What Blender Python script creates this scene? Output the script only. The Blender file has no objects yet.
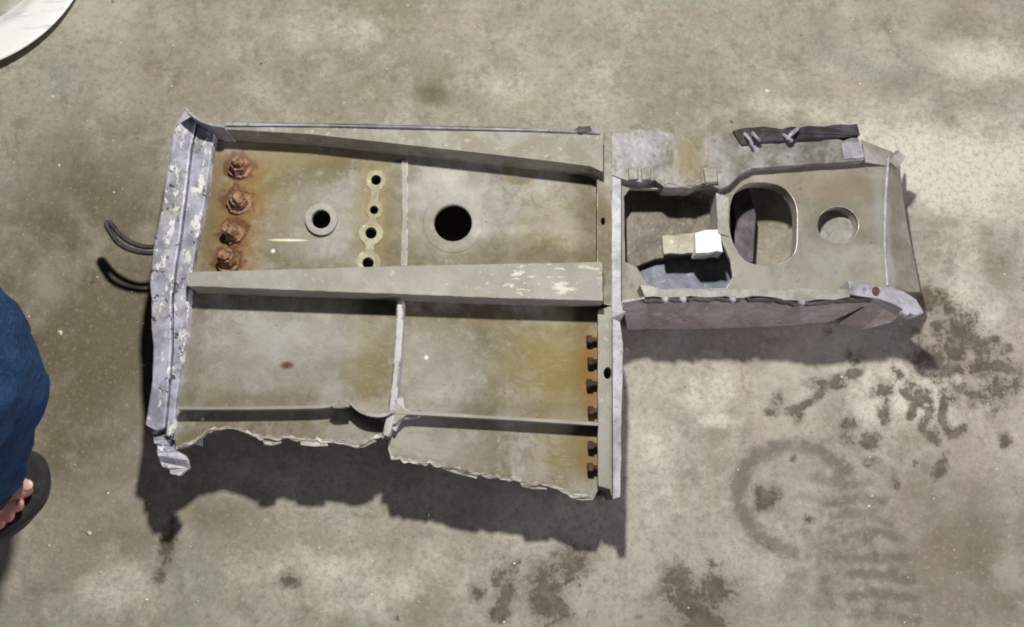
import bpy, bmesh, math, random
import numpy as np
from mathutils import Vector
from mathutils.geometry import tessellate_polygon
random.seed(7); np.random.seed(7)
S = bpy.context.scene
COL = S.collection

# ------------------------------------------------------------------ camera
F, CAMH, TILT = 950.0, 0.85, math.radians(12)
CAMY = -CAMH * math.tan(TILT)
cd = bpy.data.cameras.new('camera'); cam = bpy.data.objects.new('camera', cd); COL.objects.link(cam)
cam.location = (0, CAMY, CAMH); cam.rotation_euler = (TILT, 0, 0)
cd.sensor_width = 36; cd.lens = F / 1024 * 36; cd.clip_start = 0.01; cd.clip_end = 100
S.camera = cam
# ------------------------------------------------------------------ light
W = bpy.data.worlds.new('World'); S.world = W; W.use_nodes = True
W.node_tree.nodes['Background'].inputs[0].default_value = (0.80, 0.78, 1.0, 1)
W.node_tree.nodes['Background'].inputs[1].default_value = 0.034

LAMP = Vector((-0.02, 0.31, 0.70))
ld = bpy.data.lights.new('work_lamp', 'POINT'); ld.energy = 17.5; ld.color = (1.0, 0.96, 0.89)
ld.shadow_soft_size = 0.020
lo = bpy.data.objects.new('work_lamp', ld); COL.objects.link(lo); lo.location = LAMP
ld.use_nodes = True                      # a broad flood: even reach instead of a hot pool under the lamp
nt = ld.node_tree; em = nt.nodes['Emission']
lf = nt.nodes.new('ShaderNodeLightFalloff'); lf.inputs['Strength'].default_value = 3.0
nt.links.new(lf.outputs['Constant'], em.inputs['Strength'])
# cool daylight from an open door off to the right
ad = bpy.data.lights.new('door_daylight', 'AREA'); ad.energy = 15; ad.color = (0.95, 0.87, 1.0)
ad.shape = 'RECTANGLE'; ad.size = 0.9; ad.size_y = 0.5
ao = bpy.data.objects.new('door_daylight', ad); COL.objects.link(ao); ao.location = (1.3, -0.6, 0.44)
ao.rotation_euler = (Vector((0, 0, 0)) - ao.location).to_track_quat('-Z', 'Y').to_euler()
vs = S.view_settings; vs.view_transform = 'Standard'; vs.look = 'None'; vs.exposure = 0.0; vs.gamma = 1.0
vs.use_curve_mapping = False
S.cycles.filter_width = 1.9

# ------------------------------------------------------------------ helpers
ct, st = math.cos(TILT), math.sin(TILT)
def at(px, py, z):
    dx, dy, dz = (px - 512) / F, -(py - 313.5) / F, -1.0
    wy, wz = ct * dy - st * dz, st * dy + ct * dz
    t = (z - CAMH) / wz
    return Vector((t * dx, CAMY + t * wy, z))
ROOT_LOC = Vector((0, 0, 0))
def tag(o, label, cat, group=None, kind=None):
    o['label'] = label; o['category'] = cat
    if group: o['group'] = group
    if kind: o['kind'] = kind
    return o
def empty(name, loc):
    o = bpy.data.objects.new(name, None); COL.objects.link(o); o.location = loc; o.empty_display_size = 0.02
    return o
def link(name, bm, mat, parent=None, bevel=0.0, smooth=False, segs=2, worn=False):
    me = bpy.data.meshes.new(name)
    bmesh.ops.recalc_face_normals(bm, faces=bm.faces)
    if parent is not None:
        bmesh.ops.translate(bm, verts=bm.verts, vec=-WLOC[parent.name])
    bm.to_mesh(me); bm.free()
    me.materials.append(mat)
    if worn and bevel: me.materials.append(MWORN)
    if smooth:
        for p in me.polygons: p.use_smooth = True
    o = bpy.data.objects.new(name, me); COL.objects.link(o)
    if parent is not None: o.parent = parent
    if bevel:
        m = o.modifiers.new('bevel', 'BEVEL'); m.width = bevel; m.segments = segs; m.limit_method = 'ANGLE'; m.angle_limit = math.radians(38)
        if worn: m.material = 1
    WLOC[o.name] = WLOC[parent.name] if parent is not None else Vector((0, 0, 0))
    return o
WLOC = {}
def zval(z, p): return z(p[0], p[1]) if callable(z) else z
def rough(pts, amp=1.2, step=5.0, closed=False):
    out = []
    n = len(pts)
    for i in range(n if closed else n - 1):
        a, b = pts[i], pts[(i + 1) % n]
        L = math.hypot(b[0] - a[0], b[1] - a[1]); k = max(1, int(L / step))
        for j in range(k):
            t = j / k
            x, y = a[0] + (b[0] - a[0]) * t, a[1] + (b[1] - a[1]) * t
            if j: x += random.gauss(0, amp * .5); y += random.gauss(0, amp) * (2.2 if random.random() < .15 else 1)
            out.append((x, y))
    if not closed: out.append(pts[-1])
    return out
def spline(pts, n=6):
    out = []
    for i in range(len(pts) - 1):
        p0 = pts[max(i - 1, 0)]; p1 = pts[i]; p2 = pts[i + 1]; p3 = pts[min(i + 2, len(pts) - 1)]
        for j in range(n):
            t = j / n
            out.append(tuple(0.5 * (2 * b + (c - a) * t + (2 * a - 5 * b + 4 * c - d) * t * t + (-a + 3 * b - 3 * c + d) * t ** 3)
                             for a, b, c, d in zip(p0, p1, p2, p3)))
    out.append(tuple(pts[-1])); return out
def circ(cx, cy, r, ry=None, n=28):
    ry = ry or r
    return [(cx + r * math.cos(2 * math.pi * i / n), cy + ry * math.sin(2 * math.pi * i / n)) for i in range(n)]
def prism_into(bm, outer, holes, zt, zb, wob=0.0, taper=0.0):
    """solid plate: outline given as sight lines met with the plate's own height, thickness straight down"""
    loops = [outer] + list(holes)
    tops = [[at(p[0], p[1], zval(zt, p)) for p in lp] for lp in loops]
    if wob:
        for lp in tops:
            for v in lp: v.z += random.gauss(0, wob)
    flat = [[Vector((v.x, v.y, 0)) for v in lp] for lp in tops]
    tris = tessellate_polygon(flat)
    tv, bv = [], []
    for li, lp in enumerate(tops):
        for i, v in enumerate(lp):
            tv.append(bm.verts.new(v))
            p = loops[li][i]
            b = zval(zb, p) if not isinstance(zb, tuple) else v.z - zb[0]
            bv.append(bm.verts.new((v.x, v.y, b)))
    for a, b, c in tris:
        try:
            bm.faces.new((tv[a], tv[b], tv[c])); bm.faces.new((bv[c], bv[b], bv[a]))
        except ValueError: pass
    k = 0
    for lp in tops:
        n = len(lp)
        for i in range(n):
            a, b = k + i, k + (i + 1) % n
            bm.faces.new((tv[a], bv[a], bv[b], tv[b]))
        k += n
    return bm
def prism(name, outer, zt, zb, mat, parent, holes=(), bevel=0.0008, wob=0.0):
    bm = bmesh.new(); prism_into(bm, outer, holes, zt, zb, wob)
    return link(name, bm, mat, parent, bevel, worn=mat.name in WORN_ON)
def offset_path(path, w):
    L, R = [], []
    n = len(path)
    for i, p in enumerate(path):
        a = path[max(i - 1, 0)]; b = path[min(i + 1, n - 1)]
        dx, dy = b[0] - a[0], b[1] - a[1]; l = math.hypot(dx, dy) or 1
        ww = w[i] if isinstance(w, (list, tuple)) else w
        L.append((p[0] - dy / l * ww / 2, p[1] + dx / l * ww / 2)); R.append((p[0] + dy / l * ww / 2, p[1] - dx / l * ww / 2))
    return L + R[::-1]
def wall(name, path, w, zt, zb, mat, parent, bevel=0.0006, wob=0):
    return prism(name, offset_path(path, w), zt, zb, mat, parent, bevel=bevel, wob=wob)
def ribbon(name, c1, c2, thick, mat, parent, rows=1, bulge=0.0, bevel=0.0, wob=0.0):
    """sheet between two curves of (px, py, z), given thickness towards -z/-normal"""
    bm = bmesh.new(); n = len(c1); A = [at(*p) for p in c1]; B = [at(*p) for p in c2]
    g = []
    for r in range(rows + 1):
        t = r / rows; row = []
        for a, b in zip(A, B):
            v = a.lerp(b, t); v.z += bulge * math.sin(math.pi * t) + random.gauss(0, wob); row.append(v)
        g.append(row)
    nrm = (g[0][1] - g[0][0]).cross(g[-1][0] - g[0][0]).normalized()
    if nrm.z < 0: nrm = -nrm
    T = [[bm.verts.new(v) for v in row] for row in g]; U = [[bm.verts.new(v - nrm * thick) for v in row] for row in g]
    for r in range(rows):
        for i in range(n - 1):
            bm.faces.new((T[r][i], T[r][i + 1], T[r + 1][i + 1], T[r + 1][i]))
            bm.faces.new((U[r][i], U[r + 1][i], U[r + 1][i + 1], U[r][i + 1]))
    for i in range(n - 1):
        bm.faces.new((T[0][i], U[0][i], U[0][i + 1], T[0][i + 1])); bm.faces.new((T[-1][i], T[-1][i + 1], U[-1][i + 1], U[-1][i]))
    for r in range(rows):
        bm.faces.new((T[r][0], T[r + 1][0], U[r + 1][0], U[r][0])); bm.faces.new((T[r][-1], U[r][-1], U[r + 1][-1], T[r + 1][-1]))
    return link(name, bm, mat, parent, bevel)
def tube_into(bm, pts, r, seg=8, closed=False, caps=True):
    n = len(pts); rings = []
    for i, p in enumerate(pts):
        a = pts[(i - 1) % n] if closed or i else pts[0]; b = pts[(i + 1) % n] if closed or i < n - 1 else pts[-1]
        d = (b - a).normalized(); u = d.cross(Vector((0, 0, 1)))
        if u.length < 1e-4: u = Vector((1, 0, 0))
        u.normalize(); v = d.cross(u); rr = r[i] if isinstance(r, (list, tuple)) else r
        rings.append([bm.verts.new(p + (u * math.cos(2 * math.pi * k / seg) + v * math.sin(2 * math.pi * k / seg)) * rr) for k in range(seg)])
    for i in range(n if closed else n - 1):
        A, B = rings[i], rings[(i + 1) % n]
        for k in range(seg): bm.faces.new((A[k], A[(k + 1) % seg], B[(k + 1) % seg], B[k]))
    if caps and not closed: bm.faces.new(rings[0][::-1]); bm.faces.new(rings[-1])
def ring(name, px, py, ro, ri, z0, h, mat, parent):
    bm = bmesh.new(); prism_into(bm, circ(px, py, ro, n=32), [circ(px, py, ri, n=32)], lambda x, y: zval(z0, (x, y)) + h, lambda x, y: zval(z0, (x, y)) - 0.001)
    return link(name, bm, mat, parent, 0.0006)

# ------------------------------------------------------------------ material kit
class NM:
    def __init__(s, name):
        s.m = bpy.data.materials.new(name); s.m.use_nodes = True; s.t = s.m.node_tree
        s.b = s.t.nodes['Principled BSDF']; s.tc = s.t.nodes.new('ShaderNodeTexCoord'); s.co = s.tc.outputs['Object']
        geo = s.t.nodes.new('ShaderNodeNewGeometry'); s.pos = geo.outputs['Position']; s.co = s.pos
    def L(s, a, b): s.t.links.new(a, b)
    def noise(s, scale, detail=4, rough=0.6, dist=0.0, co=None, vec=None):
        n = s.t.nodes.new('ShaderNodeTexNoise'); n.inputs['Scale'].default_value = scale; n.inputs['Detail'].default_value = detail
        n.inputs['Roughness'].default_value = rough; n.inputs['Distortion'].default_value = dist
        c = co or s.co
        if vec:
            mp = s.t.nodes.new('ShaderNodeMapping'); mp.inputs['Scale'].default_value = vec[:3]
            if len(vec) > 3: mp.inputs['Rotation'].default_value = (0, 0, vec[3])
            s.L(c, mp.inputs[0]); c = mp.outputs[0]
        s.L(c, n.inputs['Vector']); return n.outputs['Fac']
    def ramp(s, f, a, b, va=0.0, vb=1.0, smooth=True):
        n = s.t.nodes.new('ShaderNodeMapRange'); n.interpolation_type = 'SMOOTHSTEP' if smooth else 'LINEAR'
        s.L(f, n.inputs[0])
        for i, v in zip((1, 2, 3, 4), (a, b, va, vb)): n.inputs[i].default_value = v
        return n.outputs[0]
    def math(s, op, a, b=None):
        n = s.t.nodes.new('ShaderNodeMath'); n.operation = op
        for i, v in enumerate((a, b)):
            if v is None: continue
            if isinstance(v, (int, float)): n.inputs[i].default_value = v
            else: s.L(v, n.inputs[i])
        return n.outputs[0]
    def mix(s, f, a, b, mode='MIX'):
        n = s.t.nodes.new('ShaderNodeMix'); n.data_type = 'RGBA'; n.blend_type = mode
        for i, v in ((0, f), (6, a), (7, b)):
            if isinstance(v, (int, float)): n.inputs[i].default_value = v
            elif isinstance(v, tuple): n.inputs[i].default_value = (*v, 1)
            else: s.L(v, n.inputs[i])
        return n.outputs[2]
    def blob(s, px, py, rx, ry, z=0.066, dist=0.5, ns=90, soft=0.6):
        """stain around a spot of the metal: 1 inside, ragged edge"""
        c = at(px, py, z); k = CAMH / F * 0.93
        v = s.t.nodes.new('ShaderNodeVectorMath'); v.operation = 'SUBTRACT'; s.L(s.pos, v.inputs[0]); v.inputs[1].default_value = c
        q = s.t.nodes.new('ShaderNodeVectorMath'); q.operation = 'MULTIPLY'; s.L(v.outputs[0], q.inputs[0]); q.inputs[1].default_value = (1 / (rx * k), 1 / (ry * k), 0)
        l = s.t.nodes.new('ShaderNodeVectorMath'); l.operation = 'LENGTH'; s.L(q.outputs[0], l.inputs[0])
        d = s.math('ADD', l.outputs['Value'], s.math('MULTIPLY', s.math('SUBTRACT', s.noise(ns, 3), 0.5), dist * 2))
        return s.ramp(d, 1 + soft, 1 - soft)
    def done(s, col, rough=0.5, metal=0.0, bump=None, bstr=0.3, bdist=0.001, spec=0.5):
        for inp, v in (('Base Color', col), ('Roughness', rough), ('Metallic', metal)):
            if isinstance(v, tuple): s.b.inputs[inp].default_value = (*v, 1)
            elif isinstance(v, (int, float)): s.b.inputs[inp].default_value = v
            else: s.L(v, s.b.inputs[inp])
        s.b.inputs['Specular IOR Level'].default_value = spec
        if bump is not None:
            b = s.t.nodes.new('ShaderNodeBump'); b.inputs['Strength'].default_value = bstr; b.inputs['Distance'].default_value = bdist
            s.L(bump, b.inputs['Height']); s.L(b.outputs[0], s.b.inputs['Normal'])
        return s.m

def web_material():
    m = NM('weathered_primer_metal')
    c = m.mix(m.ramp(m.noise(11, 6, .7, .4), .42, .60), (.165, .145, .085), (.325, .318, .288))
    c = m.mix(m.ramp(m.noise(26, 4, .7, 1.0), .5, .72), c, (.215, .19, .11))
    c = m.mix(m.math('MULTIPLY', m.ramp(m.noise(48, 6, .78, .5), .47, .66), .6), c, (.105, .09, .055))
    c = m.mix(m.math('MULTIPLY', m.ramp(m.noise(80, 6, .8, .2), .53, .66), .45), c, (.40, .39, .35))
    c = m.mix(m.math('MULTIPLY', m.ramp(m.noise(33, 5, .75, .6, vec=(.6, 1.6, 1)), .54, .68), .5), c, (.235, .18, .085))
    c = m.mix(m.math('MULTIPLY', m.ramp(m.noise(120, 3, .7), .56, .75), .35), c, (.37, .36, .32))
    # bare worn patches round the big holes and along the lower left bay
    for b in ((452, 215, 55, 40), (330, 225, 60, 40), (270, 360, 90, 45), (440, 370, 40, 40), (420, 445, 60, 25)):
        c = m.mix(m.math('MULTIPLY', m.blob(*b, ns=40, soft=.7), .5), c, (.33, .322, .29))
    # yellow primer
    for b, a in (((378, 215, 22, 62), .7), ((280, 160, 70, 14), .5), ((265, 190, 24, 60), .4), ((560, 370, 48, 60), .75), ((575, 455, 36, 26), .6), ((370, 345, 20, 60), .5), ((215, 205, 14, 60), .7), ((560, 225, 45, 50), .35)):
        c = m.mix(m.math('MULTIPLY', m.blob(*b, ns=40, soft=.7), a), c, (.235, .18, .055))
    # orange rust streaks
    for b, a in (((592, 365, 14, 34), .7), ((592, 400, 11, 22), .6), ((590, 455, 12, 22), .5)):
        c = m.mix(m.math('MULTIPLY', m.blob(*b), a), c, (.24, .12, .02))
    for (x, y) in ((240, 168), (238, 203), (234, 233), (229, 261)):
        c = m.mix(m.math('MULTIPLY', m.blob(x + 2, y + 1, 28, 22, dist=.8, ns=150, soft=.45), .85), c, (.225, .13, .035))
        c = m.mix(m.math('MULTIPLY', m.blob(x, y, 17, 16, dist=.9, ns=190, soft=.25), .92), c, (.11, .04, .012))
    c = m.mix(m.blob(288, 366, 6, 3.5, ns=200), c, (.10, .045, .02))
    c = m.mix(m.blob(289, 241, 19, 1.3, dist=.25, soft=.3), c, (.70, .64, .42))
    for (x, y, r) in ((274, 252, 2), (426, 357, 2), (205, 420, 1.6)): c = m.mix(m.blob(x, y, r, r, dist=.2), c, (.75, .72, .6))
    for ang, sc_, lo in ((.4, 60, .68), (-.25, 75, .69), (1.2, 55, .70), (.05, 90, .69)):
        scr = m.math('MULTIPLY', m.ramp(m.noise(sc_, 2, .5, 0, vec=(1, 22, 1, ang)), lo, lo + .05), m.ramp(m.noise(18, 3), .48, .62))
        c = m.mix(m.math('MULTIPLY', scr, .5), c, (.46, .45, .41))
    scr = m.math('MULTIPLY', m.ramp(m.noise(50, 2, .5, 0, vec=(1, 18, 1, -.7)), .68, .74), m.ramp(m.noise(15, 3), .48, .62))
    c = m.mix(m.math('MULTIPLY', scr, .5), c, (.08, .07, .05))
    for b, a in (((440, 185, 40, 30), .5), ((330, 330, 60, 20), .35), ((250, 150, 60, 16), .2)): c = m.mix(m.math('MULTIPLY', m.blob(*b, ns=50, dist=.7, soft=.8), a), c, (.40, .395, .37))  # paler patches; the upper bay one paints a soft sheen into the colour
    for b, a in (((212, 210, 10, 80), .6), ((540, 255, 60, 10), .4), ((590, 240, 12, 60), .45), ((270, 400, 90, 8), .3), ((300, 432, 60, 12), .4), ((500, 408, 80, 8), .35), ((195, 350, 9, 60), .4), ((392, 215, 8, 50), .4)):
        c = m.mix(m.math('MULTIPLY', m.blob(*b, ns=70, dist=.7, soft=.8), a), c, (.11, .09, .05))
    c = m.mix(m.math('MULTIPLY', m.ramp(m.noise(300, 2), .66, .74), .5), c, (.10, .085, .05))
    bmp = m.math('ADD', m.noise(14, 3), m.math('MULTIPLY', m.noise(220, 4), .25))
    return m.done(c, m.ramp(m.noise(30, 5, .7), .3, .7, .52, .78), .12, bmp, .45, .003, .32)
def beam_material():
    m = NM('scuffed_grey_metal')
    c = m.mix(m.ramp(m.noise(14, 5, .65), .36, .66), (.25, .24, .205), (.345, .335, .305))
    c = m.mix(m.math('MULTIPLY', m.ramp(m.noise(50, 4, .7, 1), .5, .7), .5), c, (.31, .27, .16))
    chips = m.math('MULTIPLY', m.ramp(m.noise(105, 5, .7, .5, vec=(.6, 1.5, 1)), .585, .61), m.math('MAXIMUM', m.blob(548, 279, 62, 20, z=.088, soft=.5), m.math('MAXIMUM', m.blob(520, 297, 95, 3.0, z=.088, dist=.3), m.blob(440, 146, 90, 4.5, z=.092, dist=.3))))
    c = m.mix(m.math('MULTIPLY', chips, .8), c, (.66, .63, .54))
    c = m.mix(m.math('MULTIPLY', m.ramp(m.noise(180, 3, .7), .62, .7), .5), c, (.56, .55, .5))
    c = m.mix(m.math('MULTIPLY', m.ramp(m.noise(90, 3, .7), .66, .72), .6), c, (.08, .07, .05))
    return m.done(c, .6, .08, m.math('ADD', m.noise(20, 3), m.math('MULTIPLY', m.noise(260, 3), .3)), .35, .002)
def edge_material(name='bare_bluish_edge', ca=(.28, .28, .31), cb=(.50, .50, .56), dark=.5, bst=.25):
    m = NM(name)
    c = m.mix(m.ramp(m.noise(40, 5, .7, .5), .35, .66), ca, cb)
    c = m.mix(m.math('MULTIPLY', m.ramp(m.noise(130, 4, .75), .56, .66), dark), c, (.09, .085, .08))
    c = m.mix(m.math('MULTIPLY', m.ramp(m.noise(24, 3), .55, .72), .5), c, (.30, .28, .2))
    return m.done(c, .5, .15, m.noise(180, 4), bst, .0012)
def flaking_material():
    m = NM('flaking_white_paint')
    base = m.mix(m.ramp(m.noise(50, 5, .7), .35, .65), (.22, .225, .27), (.46, .47, .57))
    rows = m.math('MAXIMUM', m.math('MAXIMUM', m.blob(182, 370, 6, 85, z=.083, dist=.4), m.blob(170, 225, 6, 50, z=.083, dist=.4)), m.blob(202, 195, 7, 60, z=.083, dist=.4))
    pa = m.ramp(m.math('ADD', m.math('MULTIPLY', rows, .042), m.noise(120, 6, .75, .15, vec=(1.0, .5, 1))), .55, .59)
    c = m.mix(pa, base, (.70, .70, .69))
    c = m.mix(m.math('MULTIPLY', m.ramp(m.noise(38, 4, .7, vec=(1, .5, 1)), .58, .68), .55), c, (.55, .52, .36))
    c = m.mix(m.ramp(m.noise(130, 4, .75, .3, vec=(1, .7, 1)), .60, .64), c, (.05, .045, .045))
    h = m.math('ADD', m.math('MULTIPLY', pa, .7), m.math('MULTIPLY', m.noise(140, 4), .6))
    return m.done(c, .5, .1, h, .55, .0012)
def rust_material(dark=False):
    m = NM('dark_rust' if dark else 'brown_rust')
    if dark: c = m.mix(m.ramp(m.noise(160, 4), .4, .65), (.035, .02, .015), (.12, .05, .02))
    else:
        c = m.mix(m.ramp(m.noise(140, 5, .7), .36, .62), (.10, .05, .024), (.38, .22, .115))
        c = m.mix(m.ramp(m.noise(210, 3), .58, .68), c, (.46, .33, .25))
    return m.done(c, .8, .1, m.noise(300, 4), .8, .002)
def dark_metal(name, a, b, metal=.2, rough_=.55):
    m = NM(name)
    c = m.mix(m.ramp(m.noise(45, 5, .7, .6), .36, .66), a, b)
    c = m.mix(m.math('MULTIPLY', m.ramp(m.noise(170, 3), .6, .7), .5), c, tuple(min(1, v * 1.8) for v in b))
    return m.done(c, rough_, metal, m.noise(120, 4), .4, .002)
WORN_ON = {'weathered_primer_metal', 'scuffed_grey_metal', 'olive_flange_metal', 'chalky_pale_metal', 'dull_olive_metal', 'smooth_lilac_metal'}
def worn_material():
    m = NM('bright_worn_edge')
    c = m.mix(m.ramp(m.noise(55, 5, .75), .45, .56), (.24, .22, .17), (.60, .585, .56))
    return m.done(c, .42, .25, m.noise(300, 3), .2, .0006)
MWORN = worn_material()
MW, MB, ME, MFK = web_material(), beam_material(), edge_material(), flaking_material()
MUF = dark_metal('olive_flange_metal', (.215, .205, .15), (.31, .305, .26), .05, .6)
MR, MRD = rust_material(), rust_material(True)
MPLATE = edge_material('chalky_pale_metal', (.27, .26, .225), (.42, .41, .39), .35, .15)
MLIL = edge_material('smooth_lilac_metal', (.36, .35, .36), (.47, .46, .48), .15, .1)
def right_material():
    m = NM('dull_olive_metal')
    c = m.mix(m.ramp(m.noise(16, 6, .7, .3), .36, .64), (.19, .175, .125), (.32, .31, .265))
    c = m.mix(m.math('MULTIPLY', m.ramp(m.noise(45, 6, .78), .5, .68), .6), c, (.14, .125, .09))
    for b, a, k in (((800, 280, 80, 12), .5, (.38, .37, .34)), ((835, 185, 60, 14), .5, (.25, .20, .13)), ((720, 270, 20, 40), .4, (.42, .41, .42)), ((888, 220, 8, 60), .5, (.36, .38, .38)), ((820, 255, 40, 20), .3, (.34, .35, .33))):
        c = m.mix(m.math('MULTIPLY', m.blob(*b, ns=50, dist=.7, soft=.8), a), c, k)
    scr = m.math('MULTIPLY', m.ramp(m.noise(60, 2, .5, 0, vec=(1, 20, 1, .15)), .68, .74), m.ramp(m.noise(18, 3), .45, .6))
    c = m.mix(m.math('MULTIPLY', scr, .5), c, (.46, .46, .43))
    c = m.mix(m.math('MULTIPLY', m.ramp(m.noise(220, 3, .6), .62, .72), .5), c, (.09, .08, .06))
    return m.done(c, .62, .08, m.math('ADD', m.noise(20, 3), m.math('MULTIPLY', m.noise(200, 3), .25)), .45, .003, .35)
MRIGHT = right_material()
MBROWN = dark_metal('brown_stained_metal', (.27, .24, .21), (.40, .365, .335))
MPURP = dark_metal('window_shade_purple', (.075, .064, .072), (.15, .128, .14))  # window shade put into a dark colour
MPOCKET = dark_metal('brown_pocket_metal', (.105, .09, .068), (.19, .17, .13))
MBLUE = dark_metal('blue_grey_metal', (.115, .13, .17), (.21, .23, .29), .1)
MBLACK = dark_metal('black_torn_rubber', (.02, .018, .02), (.06, .055, .065), 0, .6)
MRING = dark_metal('pale_yellow_primer', (.22, .20, .115), (.325, .305, .205))
MBOSS = dark_metal('pale_bare_metal', (.27, .26, .225), (.37, .36, .325), .05)
def grimy_material():
    m = NM('grimy_dented_metal')
    c = m.mix(m.ramp(m.noise(22, 5, .7, .3), .36, .64), (.135, .125, .10), (.32, .315, .305))
    c = m.mix(m.math('MULTIPLY', m.blob(638, 148, 36, 20, dist=.7, ns=60), .5), c, (.33, .33, .38))
    c = m.mix(m.math('MULTIPLY', m.blob(690, 160, 18, 30, dist=.6, ns=60), .85), c, (.225, .185, .095))
    c = m.mix(m.math('MULTIPLY', m.ramp(m.noise(70, 5, .75), .52, .66), .6), c, (.10, .09, .075))
    c = m.mix(m.math('MULTIPLY', m.ramp(m.noise(110, 4, .75), .60, .68), .35), c, (.50, .49, .48))
    return m.done(c, .5, .15, m.math('ADD', m.noise(28, 3), m.math('MULTIPLY', m.noise(160, 3), .12)), .55, .005)
MGRIMY = grimy_material()
MTORN = edge_material('torn_bare_metal', (.24, .225, .19), (.44, .42, .38), .6, .5)
MWHITE = dark_metal('white_tab_finish', (.86, .86, .84), (.93, .93, .92), 0, .6)
MBEIGE = dark_metal('beige_tab_finish', (.36, .33, .25), (.52, .48, .38), 0, .6)

# ------------------------------------------------------------------ floor
def build_floor():
    xs = np.concatenate([[-6, -3, -1.5, -.9], np.arange(-.62, .6201, .0025), [.9, 1.5, 3, 6]])
    ys = np.concatenate([[-6, -3, -1.5, -.8], np.arange(-.42, .4401, .0025), [.8, 1.5, 3, 6]])
    X, Y = np.meshgrid(xs, ys); nx, ny = len(xs), len(ys)
    # pixel-free stain layout: every stain is an ellipse on the floor, in metres
    def ell(px, py, rx, ry, ang=0.0):
        c = at(px, py, 0); k = CAMH / F; a = math.radians(ang)
        dx, dy = X - c.x, -(Y - c.y)
        u = (dx * math.cos(a) + dy * math.sin(a)) / (rx * k); v = (-dx * math.sin(a) + dy * math.cos(a)) / (ry * k)
        return np.sqrt(u * u + v * v)
    def g(*a): return np.exp(-ell(*a) ** 2 * .9)
    rr0 = random.Random(9)
    wet = np.zeros_like(X); scuff = np.zeros_like(X); damp = np.zeros_like(X); pale = np.zeros_like(X)
    for a in ((568, 566, 24, 17, -25), (545, 590, 20, 28, 15), (556, 612, 15, 18), (506, 588, 12, 24, 10), (500, 612, 12, 12), (478, 594, 8, 10),
              (678, 582, 18, 18), (690, 606, 26, 22), (716, 590, 18, 22), (702, 622, 30, 14), (288, 580, 12, 9), (168, 545, 9, 26, 8), (160, 575, 6, 8),
              (960, 335, 26, 24), (950, 355, 18, 18), (985, 368, 36, 10), (930, 300, 18, 12), (851, 425, 9, 8), (872, 440, 10, 9), (885, 412, 9, 12), 
              (768, 412, 5, 4), (767, 497, 13, 15, 30), (808, 520, 5, 4), (638, 617, 4, 3), (1005, 440, 7, 10), (828, 384, 22, 6)):
        wet = np.maximum(wet, g(*a))
    def stroke(pts, w):
        d = np.full_like(X, 9.0); P = [at(p[0], p[1], 0) for p in spline(pts, 5)]
        for a, b in zip(P, P[1:]):
            ax, ay = b.x - a.x, b.y - a.y; L2 = ax * ax + ay * ay + 1e-12
            t = np.clip(((X - a.x) * ax + (Y - a.y) * ay) / L2, 0, 1)
            d = np.minimum(d, np.hypot(X - a.x - t * ax, Y - a.y - t * ay))
        return np.exp(-(d / (w * CAMH / F)) ** 2)
    for p, w, am in (([(845, 470), (815, 449), (780, 446), (752, 460), (738, 485), (744, 515), (765, 540), (793, 552)], 10, .82), ([(748, 470), (742, 500), (760, 530)], 8, .6),
                     ([(845, 470), (868, 500), (900, 545), (915, 590), (918, 640)], 7, .45), ([(793, 552), (815, 590), (838, 640)], 8, .4)):
        scuff = np.maximum(scuff, am * stroke(p, w))
    for p, w in (([(905, 392), (914, 402), (910, 416)], 5), ([(928, 392), (930, 412), (922, 428), (936, 440)], 6), ([(946, 392), (942, 415), (950, 434), (964, 428)], 5.5), ([(985, 365), (1020, 372)], 5),
                 ([(790, 412), (815, 398), (835, 380), (860, 372)], 5), ([(955, 320), (962, 345), (945, 372)], 12)):
        wet = np.maximum(wet, stroke(p, w))
    for p in ([(815, 478), (842, 484), (868, 482)], [(800, 496), (830, 502), (860, 500), (884, 505)], [(832, 518), (862, 516), (888, 522)], [(845, 538), (872, 532), (902, 540)], [(838, 556), (868, 556), (905, 560)],
              [(852, 576), (880, 572), (912, 580)], [(850, 596), (882, 594), (915, 602)], [(858, 616), (890, 614), (918, 622)], [(818, 580), (830, 590)], [(826, 604), (838, 612)]):
        scuff = np.maximum(scuff, rr0.uniform(.6, .85) * stroke([(x, y + rr0.gauss(0, 2.5)) for x, y in p], 6.5))
    rr = random.Random(4)
    for k in range(46):
        x, y = rr.gauss(910, 62), rr.gauss(385, 42)
        if y > 322: wet = np.maximum(wet, rr.uniform(.45, .95) * g(x, y, rr.uniform(4, 15), rr.uniform(4, 10), rr.uniform(0, 180)))
    for (x, y) in ((975, 345), (930, 360), (1000, 390), (955, 315)): wet = np.maximum(wet, .8 * g(x, y, 28, 16, rr.uniform(0, 180)))
    r = ell(803, 505, 62, 56, 30); pass
    for (x, y) in ((809, 498), (850, 514), (830, 530), (866, 537), (845, 556), (876, 556), (871, 592), (882, 608), (856, 613), (824, 582), (892, 571), (840, 478), (862, 494)):
        scuff = np.maximum(scuff, .8 * g(x, y, 9, 7, 25))
    scuff = np.maximum(scuff, .42 * g(840, 545, 85, 80, 40))
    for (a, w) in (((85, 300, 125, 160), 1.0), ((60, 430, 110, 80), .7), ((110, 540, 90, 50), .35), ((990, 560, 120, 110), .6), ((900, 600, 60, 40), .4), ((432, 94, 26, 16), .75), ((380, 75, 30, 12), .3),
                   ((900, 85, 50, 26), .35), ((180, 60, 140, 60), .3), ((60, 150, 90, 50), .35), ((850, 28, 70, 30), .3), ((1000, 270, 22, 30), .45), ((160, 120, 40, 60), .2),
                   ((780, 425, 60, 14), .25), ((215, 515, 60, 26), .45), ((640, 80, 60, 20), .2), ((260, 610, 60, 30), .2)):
        damp = np.maximum(damp, w * g(*a))
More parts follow.
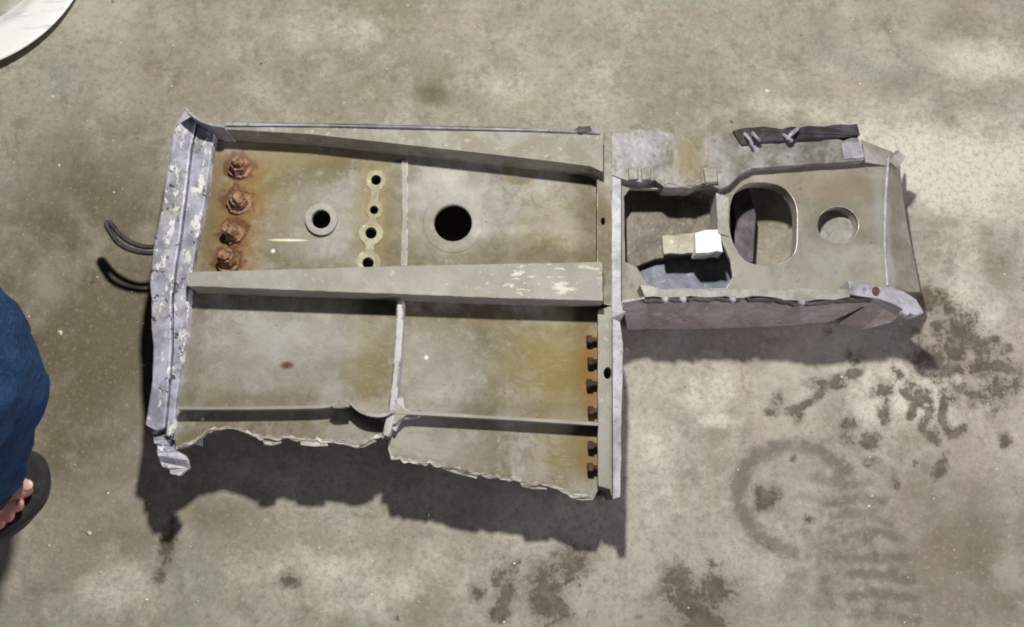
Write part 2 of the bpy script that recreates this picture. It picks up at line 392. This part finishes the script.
    for (a, w) in (((960, 170, 90, 60), .9), ((880, 150, 60, 30), .7), ((560, 520, 70, 40), .35), ((330, 30, 90, 30), .4), ((790, 110, 120, 22), .45), ((905, 160, 90, 60), .8), ((985, 60, 70, 40), .6), ((905, 395, 70, 40), .75), ((975, 310, 40, 50), .5), ((710, 390, 60, 40), .5), ((560, 90, 160, 40), .35),
                   ((660, 470, 50, 70), .4), ((350, 585, 160, 40), .45), ((230, 40, 80, 40), .3), ((115, 585, 60, 40), .5), ((960, 235, 40, 40), .4), ((720, 420, 30, 10), .6)):
        pale = np.maximum(pale, w * g(*a))
    V = np.stack([X, Y, np.zeros_like(X)], -1).reshape(-1, 3)
    i = np.arange(ny - 1)[:, None] * nx + np.arange(nx - 1)[None]
    Q = np.stack([i, i + 1, i + nx + 1, i + nx], -1).reshape(-1, 4)
    me = bpy.data.meshes.new('concrete_floor')
    me.vertices.add(len(V)); me.vertices.foreach_set('co', V.ravel().astype(np.float32))
    me.loops.add(Q.size); me.loops.foreach_set('vertex_index', Q.ravel().astype(np.int32))
    me.polygons.add(len(Q)); me.polygons.foreach_set('loop_start', np.arange(0, Q.size, 4, dtype=np.int32))
    me.update(calc_edges=True); me.validate()
    at_ = me.attributes.new('stains', 'FLOAT_COLOR', 'POINT')
    at_.data.foreach_set('color', np.stack([wet, scuff, damp, pale], -1).reshape(-1).astype(np.float32))
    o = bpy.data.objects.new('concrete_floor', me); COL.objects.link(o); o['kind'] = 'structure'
    o['label'] = 'stained grey concrete floor with wet patches and a boot print'
    m = NM('stained_concrete')
    an = m.t.nodes.new('ShaderNodeAttribute'); an.attribute_name = 'stains'
    sp = m.t.nodes.new('ShaderNodeSeparateColor'); m.L(an.outputs['Color'], sp.inputs[0])
    wetA, scA, daA, paA = sp.outputs[0], sp.outputs[1], sp.outputs[2], an.outputs['Alpha']
    n1, n2, n3 = m.noise(3.2, 6, .62, .3), m.noise(17, 6, .68, .4), m.noise(75, 5, .7)
    c = m.mix(m.ramp(n1, .40, .60), (.235, .215, .16), (.335, .32, .26))
    c = m.mix(m.math('MULTIPLY', m.ramp(n2, .42, .68), .7), c, (.40, .385, .32))
    c = m.mix(m.math('MULTIPLY', m.ramp(m.noise(8, 6, .7, .2), .48, .66), .62), c, (.185, .162, .105))
    c = m.mix(m.math('MULTIPLY', m.ramp(n3, .50, .68), .6), c, (.17, .155, .12))
    c = m.mix(m.math('MULTIPLY', m.ramp(m.noise(7, 4, .6, .5), .48, .66), .5), c, (.35, .29, .245))
    c = m.mix(m.math('MULTIPLY', m.ramp(m.noise(9.3, 5, .65, .5), .52, .68), .45), c, (.24, .265, .225))
    c = m.mix(m.math('MULTIPLY', m.ramp(m.noise(26, 6, .78, .5), .52, .70), .65), c, (.15, .13, .095))
    c = m.mix(m.math('MULTIPLY', m.ramp(m.noise(44, 5, .75, .3), .55, .72), .5), c, (.47, .44, .36))
    def edge(a, lo, hi, amt, ns): 
        return m.ramp(m.math('ADD', a, m.math('MULTIPLY', m.math('SUBTRACT', m.noise(ns, 5, .7), .5), amt)), lo, hi)
    c = m.mix(m.math('MULTIPLY', edge(paA, .15, .75, 1.2, 30), .85), c, (.58, .56, .47))
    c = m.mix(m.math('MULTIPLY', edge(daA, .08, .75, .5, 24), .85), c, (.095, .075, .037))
    c = m.mix(m.math('MULTIPLY', edge(scA, .12, .80, 1.3, 110), .8), c, (.098, .088, .062))
    c = m.mix(m.math('MULTIPLY', m.ramp(m.noise(190, 6, .85), .46, .64), .55), c, (.16, .145, .11))
    c = m.mix(m.math('MULTIPLY', m.ramp(m.noise(230, 6, .85), .54, .68), .5), c, (.50, .48, .42))
    c = m.mix(m.math('MULTIPLY', m.ramp(m.noise(5.5, 6, .7, .15), .52, .68), .38), c, (.46, .44, .365))
    wn = m.math('ADD', m.math('MULTIPLY', m.math('SUBTRACT', m.noise(62, 6, .72, .4), .5), 3.0), m.math('MULTIPLY', m.math('SUBTRACT', m.noise(210, 5, .8), .5), 1.6))
    wsum = m.math('ADD', wetA, m.math('MULTIPLY', wn, m.ramp(wetA, .02, .25)))
    wm = m.math('ADD', m.math('MULTIPLY', m.ramp(wsum, .15, .75), .5), m.math('MULTIPLY', m.ramp(wsum, .55, .72), .42))
    c = m.mix(m.math('MULTIPLY', m.ramp(m.math('ADD', wetA, m.math('MULTIPLY', wn, .15)), .05, .6), .35), c, (.14, .12, .08))
    c = m.mix(m.math('MULTIPLY', wm, m.ramp(m.noise(90, 5, .75), .35, .62, .62, .98)), c, (.068, .054, .030))
    c = m.mix(m.math('MULTIPLY', m.ramp(m.noise(420, 3, .6), .62, .72), .45), c, (.10, .09, .07))
    c = m.mix(m.math('MULTIPLY', m.ramp(m.noise(260, 2, .5), .72, .78), .4), c, (.45, .43, .37))
    c = m.mix(m.math('MULTIPLY', m.ramp(m.noise(55, 2, .5), .735, .76), .7), c, (.07, .06, .045))
    h = m.math('ADD', m.math('MULTIPLY', m.noise(200, 5, .7), .5), m.noise(40, 4))
    ro = m.math('SUBTRACT', .78, m.math('MULTIPLY', wm, .28))
    m.done(c, ro, 0, h, .35, .0016, .4)
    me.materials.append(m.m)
build_floor()

# ------------------------------------------------------------------ the wreckage
R0 = at(520, 330, 0)
deb = empty('aircraft_wreckage', R0); WLOC[deb.name] = R0.copy()
tag(deb, 'torn aluminium aircraft structure section with ribs, holes and rusty bolts lying on the concrete', 'wreckage')
def zl(x, y=0):  return .073 + (.056 - .073) * (x - 180) / 420          # web of the left section
zmid = lambda x, y: zl(x) + .026
ztop = lambda x, y: zl(x) + .026
zlow = lambda x, y: zl(x) + .013
# webs
UP = [(200, 140), (420, 150), (604, 172), (604, 290), (400, 290), (186, 282)]
holes = [circ(321, 219, 9.5), circ(376, 180, 5), circ(374, 210, 4.2), circ(371, 233, 5.6), circ(368, 263, 5.6), circ(453, 223, 19, 18.5)]
prism('web_plate', UP, zl, lambda x, y: zl(x) - .005, MW, deb, holes=holes, bevel=.0005)
tornL = rough([(176, 449), (191, 444), (206, 432), (227, 428), (242, 431), (260, 440), (283, 438), (296, 441), (314, 442), (334, 442), (354, 447), (370, 440), (381, 437)], 1.0, 4)
tornR = rough([(388, 444), (391, 459), (413, 463), (442, 466), (462, 472), (485, 477), (505, 480), (531, 486), (554, 488), (571, 497), (594, 498)], 1.0, 4)
LOW = [(600, 486), (604, 300), (400, 292), (182, 284), (172, 420)] + tornL + tornR
prism('web_plate', LOW, zl, lambda x, y: zl(x) - .004, MW, deb, bevel=.0004)
for torn in (tornL, tornR):
    bm = bmesh.new(); q = []
    for x, y in torn: q.append((x, y + .5))
    up = [(x + random.gauss(0, .6), y - random.uniform(1.0, 4.0)) for x, y in torn]
    prism_into(bm, q + up[::-1], [], lambda x, y: zl(x) + .0012, lambda x, y: zl(x) - .005, .0005); link('torn_lip', bm, MTORN, deb, .0003)
for c1, c2 in (([(262, 440), (270, 441), (280, 439)], [(264, 444), (272, 446), (282, 443)]), ([(300, 441), (312, 441), (326, 442)], [(300, 444), (314, 447), (328, 445)]),
               ([(436, 463), (450, 467), (462, 471), (476, 474)], [(440, 467), (452, 472), (464, 476), (478, 479)]), ([(352, 445), (360, 444), (372, 438)], [(356, 449), (364, 447), (376, 441)]),
               ([(520, 482), (532, 485), (545, 486)], [(522, 486), (533, 489), (546, 490)]), ([(568, 494), (580, 496), (592, 496)], [(570, 498), (582, 501), (594, 500)])):
    ribbon('torn_curl', [(x, y, zl(x) + .001) for x, y in c1], [(x + random.uniform(-1, 1), y + random.uniform(-1, 1), zl(x) + random.uniform(.001, .003)) for x, y in c2], .0008, MTORN, deb, rows=3, bulge=-.001, wob=.0004)
prism('torn_notch', rough([(570, 129.5), (579, 126), (590, 125.5), (592, 131), (580, 133)], .7, 4, True), lambda x, y: ztop(x, y) + .003, ztop(580, 0) - .002, MBLACK, deb)
prism('torn_notch', rough([(330, 405), (341, 399.5), (350, 402), (349, 407), (338, 408)], .8, 3, True), zl(340) + .0185, zl(340) + .012, MTORN, deb, bevel=.0003)
# raised caps, beams and stiffeners
prism('upper_flange', [(222, 123)] + rough([(300, 125), (400, 127), (500, 129), (578, 130)], .35, 8) + [(590, 128), (603, 134), (603, 172), (590, 166), (500, 155), (400, 144), (310, 134), (222, 129)], ztop, zl, MUF, deb)
wall('outer_skin', spline([(222, 124), (320, 124.5), (420, 127), (520, 129), (600, 132)]), 2.6, lambda x, y: ztop(x, y) + .0025, .003, ME, deb, wob=.0004)
wall('curled_lip', spline([(184, 107), (190, 113), (200, 120), (212, 124.5), (224, 126)]), [2.5] * 24 + [3.5], lambda x, y: ztop(x, y) + .006, .03, ME, deb)
prism('middle_beam', [(188, 272), (300, 269), (400, 266), (500, 264), (602, 262), (603, 301), (500, 298), (395, 294), (290, 290), (188, 286)], zmid, zl, MB, deb, bevel=.0022)
wall('stiffener', [(404.5, 160), (405, 200), (404, 266)], 6.5, lambda x, y: zl(x) + .0018, zl, MB, deb, bevel=.0016)
wall('stiffener', spline([(400, 300), (399, 330), (396, 370), (391, 412), (385, 436)]), 7.5, lambda x, y: zl(x) + .014, zl, MLIL, deb, bevel=.0026)
wall('stiffener', spline([(177, 408), (240, 408), (310, 407), (330, 405.5), (343, 402)]), 3.0, zlow, zl, MB, deb)
wall('bent_lip', spline([(342, 401), (349, 402), (360, 411), (372, 415), (384, 415), (394, 410)]), 3.0, lambda x, y: zl(x) + .017, zl, MPLATE, deb)
wall('stiffener', spline([(392, 412), (450, 415), (520, 419), (598, 424)]), 3.0, zlow, zl, MB, deb)
prism('fillet', [(376, 416), (384, 413), (393, 398), (403, 397), (405, 408), (420, 414), (420, 417), (400, 420), (395, 432), (388, 426)], lambda x, y: zl(x) + .009, zl, MLIL, deb, bevel=.002)
# fillets at the stiffener crossing
prism('fillet', [(384, 416), (392, 404), (402, 404), (408, 413), (396, 424), (388, 424)], lambda x, y: zl(x) + .0125, zl, MPLATE, deb)
# cross column
prism('cross_flange', [(597, 134), (612, 131), (612, 306), (597, 302)], lambda x, y: zl(x) + .012, .003, MW, deb, holes=[circ(603, 221, 2.2, 4, n=10)])
prism('cross_flange_edge', [(612, 172), (621, 178), (621, 300), (626, 312), (612, 318), (611, 250)], lambda x, y: zl(x) + .010, .003, ME, deb)
prism('end_flange', [(598, 310), (612, 306), (612, 497), (610, 489), (598, 486)], lambda x, y: zl(x) + .010, .003, MB, deb, holes=[circ(607.5, 373, 4, 6, n=14)])
prism('end_flange_edge', [(612.5, 318), (620, 322)] + rough([(623, 345), (622, 400), (621, 450), (620, 497)], .6, 7) + [(613, 499)], lambda x, y: zl(x) + .0115, .002, ME, deb)
# rusty fastener heads in a row along the end flange
def fastener(px, py):
    c = at(px, py, zl(px) + .0055); bm = bmesh.new()
    for x0, x1, r in ((-.0048, .0, .0043), (0, .012, .0026)):
        tube_into(bm, [c + Vector((x0, 0, 0)), c + Vector((x1, 0, 0))], r, 6 if x0 < 0 else 8)
    return link('fastener', bm, MRD, deb, .0005)
for y in (340, 362, 384, 411, 446, 468): fastener(593 + random.uniform(-1, 1), y)
# bolts with washers
def bolt(px, py, tilt, tall, k=1.0):
    z = zl(px); c = at(px, py, z); bm = bmesh.new(); rot = random.uniform(0, 1)
    ax = Vector((tilt[0], tilt[1], 1)).normalized()
    tube_into(bm, [c - ax * .002, c + ax * .0022], .0098 * k, 20)
    tube_into(bm, [c + ax * .0022, c + ax * (.0022 + tall)], [.0082 * k, .0072 * k], 6)
    tube_into(bm, [c + ax * .003, c + ax * (.006 + tall), c + ax * (.0075 + tall)], [.0050, .0050, .0038], 12)
    for v in bm.verts:
        d = v.co - c; v.co = c + Vector((d.x * math.cos(rot) - d.y * math.sin(rot), d.x * math.sin(rot) + d.y * math.cos(rot), d.z))
        v.co += Vector((random.gauss(0, .00055), random.gauss(0, .00055), random.gauss(0, .0005)))
    return link('bolt', bm, MR, deb, .0014, segs=3)
bolt(240, 169, (.12, .1), .009); bolt(239, 203, (.22, -.05), .007, 1.05); bolt(234, 234, (-.12, .12), .0085, .95); bolt(229, 263, (.03, .25), .010, 1.0)
# raised collars round the holes
ring('hole_collar', 321, 219, 16, 9.5, zl, .0035, MBOSS, deb)
hs_ = ((376, 180, 10), (374, 210, 8.5), (371, 233, 12), (368, 263, 12.5))
L_, R_ = [], []
for y in np.arange(170.5, 275, 1.6):
    xs_ = [(cx_ - math.sqrt(r * r - (y - cy_) ** 2), cx_ + math.sqrt(r * r - (y - cy_) ** 2)) for cx_, cy_, r in hs_ if abs(y - cy_) < r]
    xc = 376 - (y - 180) * .096
    lo_, hi_ = min([q[0] for q in xs_] + [xc - 4]), max([q[1] for q in xs_] + [xc + 4])
    L_.append((lo_ + random.gauss(0, .25), y)); R_.append((hi_ + random.gauss(0, .25), y))
prism('hole_pad', L_ + R_[::-1], lambda x, y: zl(x) + .0009, lambda x, y: zl(x) - .001, MRING, deb, holes=[circ(376, 180, 5.2), circ(374, 210, 4.4), circ(371, 233, 5.8), circ(368, 263, 5.8)], bevel=.0005)
ring('hole_collar', 453, 223, 30, 19.2, zl, .0004, MW, deb)

# left end flange: two flaking bands with a groove between them
zf = lambda x, y: .083 + .00001 * (300 - y)
outL = rough([(185, 109), (175, 126), (169, 160), (161, 210), (153, 250), (150, 275), (151, 320), (153, 345), (152, 380), (149, 400), (145, 425)], .5, 9)
midL = [(196, 120), (190, 150), (185.5, 190), (180, 235), (174.5, 270), (171, 300), (171, 350), (167, 400), (164, 428)]
prism('end_plate_band', outL + [(156, 431)] + midL[::-1], zf, .003, MFK, deb, bevel=.0012)
midR = [(a + 2.6, b) for a, b in midL]
inR = rough([(214, 132), (211, 150), (207, 185), (201, 220), (195, 250), (190, 283), (187, 330), (181, 365), (176, 400), (173, 440)], .5, 9)
prism('end_plate_band', [(199, 122), (206, 124)] + inR + [(166, 436)] + midR[::-1], lambda x, y: zf(x, y) - .002, .004, MFK, deb, bevel=.0012)
prism('groove', midL + [(a + 3, b) for a, b in midL][::-1], lambda x, y: zf(x, y) - .009, .02, ME, deb, bevel=0)
bm = bmesh.new()
prism_into(bm, rough([(146, 424), (157, 430), (172, 438), (175, 450), (188, 460), (187, 468), (180, 476), (171, 474), (160, 462), (158, 446)], 1.2, 5, True), [], lambda x, y: .074, (.006,), .003)
link('torn_tip', bm, MFK, deb, .0006)

# ---- right section
zq = .077
zp, zr = .067, .057
edgeT = rough([(604, 134), (640, 129), (672, 133), (675, 137), (735, 134), (742, 141), (775, 141), (800, 140), (858, 138)], .6, 7)
lowE = [(864, 160), (820, 163), (780, 166), (752, 168), (740, 174), (729, 185), (720, 189), (713, 186), (703, 183), (690, 188), (664, 187), (655, 180), (640, 182), (626, 180), (612, 175)]
prism('upper_plate', edgeT + rough(lowE, .4, 8), zp, .045, MGRIMY, deb)
prism('patch_plate', rough([(673, 139), (700, 138), (702, 166), (701, 182), (688, 186), (664, 185), (663, 165)], .9, 4, True), zp + .0007, zp - .001, MGRIMY, deb, bevel=.0004)
for torn in (tornL, tornR):
    bm = bmesh.new(); q = []
    for x, y in torn: q.append((x, y + .5))
    up = [(x + random.gauss(0, .6), y - random.uniform(1.0, 4.0)) for x, y in torn]
    prism_into(bm, q + up[::-1], [], lambda x, y: zl(x) + .0012, lambda x, y: zl(x) - .005, .0005); link('torn_lip', bm, MTORN, deb, .0003)
for x in (628, 641): prism('lug', [(x, 168), (x + 10, 167), (x + 10, 179), (x + 1, 180)], zp + .003, zp - .002, MGRIMY, deb)
prism('lug', [(704, 168), (717, 167), (718, 182), (706, 183)], zp + .005, zp - .002, MPLATE, deb)
# blackened torn strip with bright curled shreds
prism('torn_strip', rough([(733, 131), (745, 127), (800, 127), (857, 124), (860, 135), (810, 139), (770, 141), (742, 144)], .45, 8, True), zp + .004, .03, MBLACK, deb, wob=.001)
for c1 in ([(744, 133, .075), (750, 140, .078), (752, 147, .073)], [(752, 132, .076), (756, 137, .079), (760, 141, .073)], [(786, 140, .075), (791, 134, .079), (799, 128, .074)], [(783, 134, .074), (788, 138, .078), (792, 141, .072)]):
    bm = bmesh.new(); P = [at(*p) for p in spline(c1, 4)]; tube_into(bm, P, [.0009] + [.0017 * random.uniform(.7, 1.2) for _ in P[2:]] + [.0006], 6); link('shred', bm, ME, deb)
# perforated web of the right section
pocket = [(624, 196), (629, 189), (716, 189), (718, 232), (725, 248), (731, 262), (733, 277), (726, 288), (662, 289), (647, 284), (637, 267), (625, 262)]
win = spline([(730, 206), (735, 192), (746, 184), (760, 182), (778, 185), (790, 194), (796.5, 208), (797, 230), (796, 248), (790, 258), (778, 264), (762, 265.5), (746, 261), (736, 249), (730, 232), (730, 206)], 4)[:-1]
bore = circ(838, 225, 20.5, 18.5)
RW = [(613, 176), (640, 178), (735, 168), (800, 160), (862, 156), (889, 158), (887, 200), (887, 245), (887, 285), (905, 291), (893, 303), (870, 298), (845, 298), (800, 301), (760, 296), (700, 297), (645, 297), (640, 302), (622, 306)]
prism('web_plate', RW, zr, zr - .005, MRIGHT, deb, holes=[pocket, win, bore], bevel=.0009)
# thick rims
def rim(path, w, mat, h=.003, name='hole_rim', depth=.02):
    n = len(path); ins = []
    cx = sum(p[0] for p in path) / n; cy = sum(p[1] for p in path) / n
    for p in path:
        d = math.hypot(p[0] - cx, p[1] - cy); ins.append((cx + (p[0] - cx) * (1 + w / d), cy + (p[1] - cy) * (1 + w / d)))
    bm = bmesh.new(); prism_into(bm, ins, [path], zr + h, zr - depth); return link(name, bm, mat, deb, .0008)
rim(bore, 2.6, MBOSS, -.0007)
rim(win, 2.4, MBROWN, -.0007, depth=.016)
prism('bore_plug', circ(838, 230, 24, 23), zr - .015, zr - .018, MPLATE, deb)
wall('added_shade_rib', [(738, 184), (746, 215), (743, 262)], 20, .020, .002, MPURP, deb)  # added dark piece: stands in for the shade at the window's left side
# pocket
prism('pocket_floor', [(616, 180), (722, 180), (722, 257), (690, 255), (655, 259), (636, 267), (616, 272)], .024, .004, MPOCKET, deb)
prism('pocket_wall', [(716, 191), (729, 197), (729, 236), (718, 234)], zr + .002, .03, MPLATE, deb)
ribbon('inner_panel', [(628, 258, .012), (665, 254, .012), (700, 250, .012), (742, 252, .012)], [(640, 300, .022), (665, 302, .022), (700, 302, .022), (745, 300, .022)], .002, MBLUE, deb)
prism('pale_tab', rough([(662, 236), (694, 233), (695, 253), (664, 254)], .5, 6, True), .044, .038, MBEIGE, deb, bevel=.0004)  # two small pale tabs over the pocket floor, beige then white
prism('pale_tab', rough([(695, 233), (705, 230), (720, 229.5), (723, 252), (696, 253)], .5, 6, True), .0585, .038, MWHITE, deb, bevel=.0004)
# lower flange, sloped skin beneath it and bright bent lip
prism('lower_flange', rough([(640, 285), (662, 290), (727, 290), (760, 288), (850, 290), (850, 297), (800, 301), (760, 296), (700, 297), (645, 297)], .5, 8, True), zq, zr - .004, MPLATE, deb)
c1 = [(622, 303), (645, 299), (700, 298.5), (760, 298), (800, 302), (845, 299), (872, 300)]
c2 = [(628, 330), (650, 329), (700, 329), (760, 327), (800, 325), (845, 320), (880, 312)]
ribbon('lower_skin', [(x, y, zq - .003) for x, y in c1], [(x, y, .003) for x, y in c2], .002, MBROWN, deb, rows=3, wob=.0006)
wall('blackened_seam', rough([(644, 300), (700, 299), (760, 299), (800, 303), (850, 300), (872, 300)], .9, 5), 3.0, zq - .0005, zq - .006, MBLACK, deb)
for x, y in ((665, 299), (683, 299), (733, 299), (802, 302), (906, 312)):
    bm = bmesh.new(); c = at(x, y, zq + .001); tube_into(bm, [c - Vector((0, 0, .006)), c, c + Vector((0, 0, .0012))], [.003, .003, .002], 10); link('rivet', bm, ME, deb)
prism('bent_lip', rough([(848, 280), (868, 284), (888, 287), (905, 292), (917, 300), (924, 313), (914, 315), (897, 306), (880, 299), (850, 294)], .5, 7, True), lambda x, y: zq + .002 - .0001 * (x - 850), zr - .003, ME, deb)
prism('rust_spot', circ(876, 291, 4, 5, n=9), zq + .0003, zr, MRD, deb)
ribbon('torn_skin', [(872, 302, .05), (890, 304, .05), (905, 308, .048)], [(838, 324, .006), (862, 330, .004), (893, 322, .006)], .0012, MBROWN, deb, rows=2, wob=.0012)
# sloping end sheet
ribbon('end_sheet', [(887, 158, .0575), (886, 200, .0575), (886, 245, .0575), (888, 285, .0575), (908, 292, .0575)], [(899, 150, .036), (902, 190, .030), (908, 230, .026), (915, 265, .026), (920, 292, .034)], .0018, MRIGHT, deb, rows=2, wob=.0006)
wall('end_ridge', spline([(889, 157), (886, 200), (885.5, 245), (888, 286)]), 2.4, zr + .0015, zr - .004, ME, deb)
prism('corner_flake', rough([(842, 143), (862, 141), (864, 157), (845, 159)], .8, 5, True), zp + .0015, zp - .001, ME, deb, bevel=.0003)
ribbon('corner_sheet', [(862, 140, .066), (866, 162, .064)], [(893, 152, .056), (889, 166, .0575)], .0015, MPLATE, deb)
prism('corner_flake', rough([(889, 160), (900, 152), (906, 156), (897, 168)], .8, 4, True), .058, .054, MPLATE, deb, bevel=.0003)
# wire loop sticking out at the left
w = spline([(158, 246), (146, 247), (132, 243), (119, 234), (110, 223), (106.5, 225), (110, 232), (118, 243), (131, 250), (146, 253), (158, 253)], 6)
bm = bmesh.new(); tube_into(bm, [at(x, y, .052) for x, y in w], .0023, 8)
link('wire_loop', bm, MBLACK, deb, smooth=True)

# ------------------------------------------------------------------ white plate at the corner
def plate():
    c = at(-47, -57, .0185); R = (at(40, 36, .0185) - c).length; c.z = 0
    o = empty('white_plate', c); WLOC[o.name] = c.copy()
    tag(o, 'round white plastic dish cut off by the top left corner, on bare concrete', 'dish')
    def lathe(prof, name, mat):
        bm = bmesh.new(); n = 96; rings = [[bm.verts.new((c.x + r * math.cos(2 * math.pi * i / n), c.y + r * math.sin(2 * math.pi * i / n), z)) for i in range(n)] for r, z in prof]
        for a, b in zip(rings, rings[1:]):
            for i in range(n): bm.faces.new((a[i], a[(i + 1) % n], b[(i + 1) % n], b[i]))
        bm.faces.new(rings[0]) if prof[0][0] > .001 else None
        return link(name, bm, mat, o, smooth=True)
    m = NM('white_plastic'); col = m.mix(m.ramp(m.noise(38, 5, .65, .3, vec=(.35, 3, 1, .3)), .50, .72), (.84, .84, .84), (.42, .47, .54)); wm = m.done(col, .3, 0, m.noise(60, 2), .08, .002)
    m = NM('grey_dish_base'); gm = m.done(m.mix(m.ramp(m.noise(25, 4), .4, .6), (.30, .29, .24), (.5, .5, .46)), .5)
    lathe([(R * .60, .0035), (R * .68, .008), (R * .74, .013), (R * .76, .0125), (R * .86, .0165), (R * .88, .016), (R * .985, .0195), (R, .0185), (R * .995, .017), (R * .86, .013), (R * .68, .003), (R * .6, .001)], 'rim', wm)
    lathe([(.0005, .0045), (R * .5, .0045), (R * .62, .005), (R * .62, .003), (.0005, .003)], 'dish_base', gm)
plate()

# ------------------------------------------------------------------ person crouching at the left edge
def person():
    foot = at(-30, 490, 0)
    o = empty('person', foot); WLOC[o.name] = foot.copy()
    tag(o, 'person crouching at left edge in blue jeans and a black flip-flop', 'person')
    def skin(name, pts, radii, mat, sub=2, edges=None):
        me = bpy.data.meshes.new(name); me.from_pydata([p - foot for p in pts], edges or [(i, i + 1) for i in range(len(pts) - 1)], [])
        ob = bpy.data.objects.new(name, me); COL.objects.link(ob); ob.parent = o; me.materials.append(mat); WLOC[ob.name] = foot
        sk = ob.modifiers.new('skin', 'SKIN'); sk.use_smooth_shade = True
        for i, r in enumerate(radii): me.skin_vertices[0].data[i].radius = r if isinstance(r, tuple) else (r, r)
        me.skin_vertices[0].data[0].use_root = True
        s = ob.modifiers.new('sub', 'SUBSURF'); s.levels = sub; s.render_levels = sub
        return ob
    m = NM('skin_tone'); ms = m.done(m.mix(m.ramp(m.noise(60, 4), .35, .65), (.30, .15, .105), (.42, .22, .16)), .5, 0, m.noise(300, 3), .2, .0006)
    m.b.inputs['Subsurface Weight'].default_value = .1; m.b.inputs['Subsurface Radius'].default_value = (.01, .004, .002)
    m = NM('blue_denim'); wv = m.noise(700, 2, .5, 0, vec=(1, .25, 1, .6))
    cj = m.mix(m.ramp(m.noise(22, 4, .6), .35, .68), (.006, .022, .058), (.012, .045, .108)); cj = m.mix(m.math('MULTIPLY', m.ramp(wv, .45, .62), .35), cj, (.025, .07, .14))
    mj = m.done(cj, .85, 0, m.math('ADD', m.math('MULTIPLY', wv, .25), m.noise(35, 3, .6, .6)), .7, .006, .2)
    m = NM('black_foam'); mf = m.done(m.mix(m.ramp(m.noise(120, 3), .4, .6), (.010, .010, .012), (.022, .021, .023)), .75, 0, m.noise(300, 3), .3, .001)
    # bare foot with toes, pointing right: one body mesh
    an, ball = at(-62, 468, .065), at(-12, 486, .03)
    toes = [((8, 494), (24, 486), (30, 482)), ((4, 506), (19, 503), (23, 502)), ((-3, 515), (10, 514), (13, 514)), ((-11, 522), (1, 522), (3, 523)), ((-19, 528), (-9, 529), (-7, 530))]
    pts = [at(-70, 465, .16), an, ball, at(-95, 470, .035)]; rad = [.038, .034, (.036, .024), .028]; ed = [(0, 1), (1, 2), (1, 3)]
    for ti, tr in enumerate(toes):
        b = len(pts); r = .0115 if ti == 0 else .0082
        pts += [at(*tr[0], .026), at(*tr[1], .027), at(*tr[2], .024)]; rad += [r * 1.05, r, r * .75]; ed += [(2, b), (b, b + 1), (b + 1, b + 2)]
    skin('leg', pts, rad, ms, 2, ed)
    mn = NM('toenail'); mnail = mn.done((.55, .36, .29), .3)
    for (x, y, r) in ((26, 485, .0062), (19, 503, .004)):
        bm = bmesh.new(); bmesh.ops.create_uvsphere(bm, u_segments=12, v_segments=8, radius=1)
        c = at(x, y, .0335 if r > .005 else .031)
        for v in bm.verts: v.co = c + Vector((v.co.x * r, v.co.y * r * .8, v.co.z * .0022))
        link('toenail', bm, mnail, bpy.data.objects['leg'], smooth=True)
    # sole and thong of the flip-flop
    sole = spline([(-120, 470), (-110, 446), (-60, 444), (-10, 447), (22, 449), (37, 458), (43, 476), (41, 495), (30, 512), (9, 527), (-15, 540), (-60, 525), (-105, 500), (-120, 470)], 6)[:-1]
    prism('flip_flop', sole, .016, .0015, mf, o, bevel=.003)
    fl = bpy.data.objects['flip_flop']
    bm = bmesh.new()
    for e in ((-30, 452), (-45, 528)):
        P = [at(*p) for p in spline([(14, 497, .017), (8, 495, .034), (-8, (495 + e[1]) / 2, .056), (e[0], e[1], .018)], 6)]; tube_into(bm, P, .0042, 8)
    link('strap', bm, mf, fl, smooth=True)
    # trouser leg: thigh from beyond the frame, knee, shin, bunched hem
    pts = [at(-340, 330, .30), at(-200, 338, .28), at(-95, 350, .25), at(-42, 362, .225), at(-34, 392, .19), at(-38, 430, .13), at(-38, 462, .085), at(-36, 486, .064)]
    skin('trouser_leg', pts, [.095, .086, .072, .058, .056, .052, .047, .045], mj, 4)
    tr = bpy.data.objects['trouser_leg']
    tx = bpy.data.textures.new('cloth_folds', 'CLOUDS'); tx.noise_scale = .055; tx.noise_depth = 2
    d = tr.modifiers.new('folds', 'DISPLACE'); d.texture = tx; d.strength = .03; d.mid_level = .5; d.texture_coords = 'LOCAL'
    for k, (a, b, c_) in enumerate((((30, 396, .19), (6, 420, .192), (-24, 436, .18)), ((20, 440, .13), (0, 452, .138), (-24, 462, .14)))):
        bm = bmesh.new(); P = [at(*p) for p in spline([a, b, c_], 6)]; n = len(P)
        tube_into(bm, P, [.004 + .008 * math.sin(math.pi * i / (n - 1)) for i in range(n)], 10); link('fold', bm, mj, bpy.data.objects['trouser_leg'], smooth=True)
person()

# ------------------------------------------------------------------ grit and paint chips on the floor
bm = bmesh.new()
m = NM('pale_grit'); oi = m.noise(30, 1); mg = m.done(m.mix(m.ramp(oi, .4, .6), (.35, .32, .24), (.72, .68, .56)), .8)
for i in range(150):
    px, py = random.uniform(0, 1024), random.uniform(0, 627)
    if 150 < px < 625 and 105 < py < 500 or 600 < px < 925 and 120 < py < 335: continue
    c = at(px, py, 0); r = random.uniform(.0005, .0013) * (2.2 if random.random() < .06 else 1)
    vs_ = [bm.verts.new(c + Vector((r * random.uniform(.5, 1.6) * math.cos(a), r * random.uniform(.5, 1.3) * math.sin(a), .0003))) for a in (0, 1.25, 2.5, 3.7, 5)]
    t = bm.verts.new(c + Vector((0, 0, r * .8)))
    for j in range(5): bm.faces.new((vs_[j], vs_[(j + 1) % 5], t))
o = link('floor_grit', bm, mg); o['kind'] = 'stuff'; o['label'] = 'pale grit and crumbs scattered over the concrete floor'; o['category'] = 'grit'
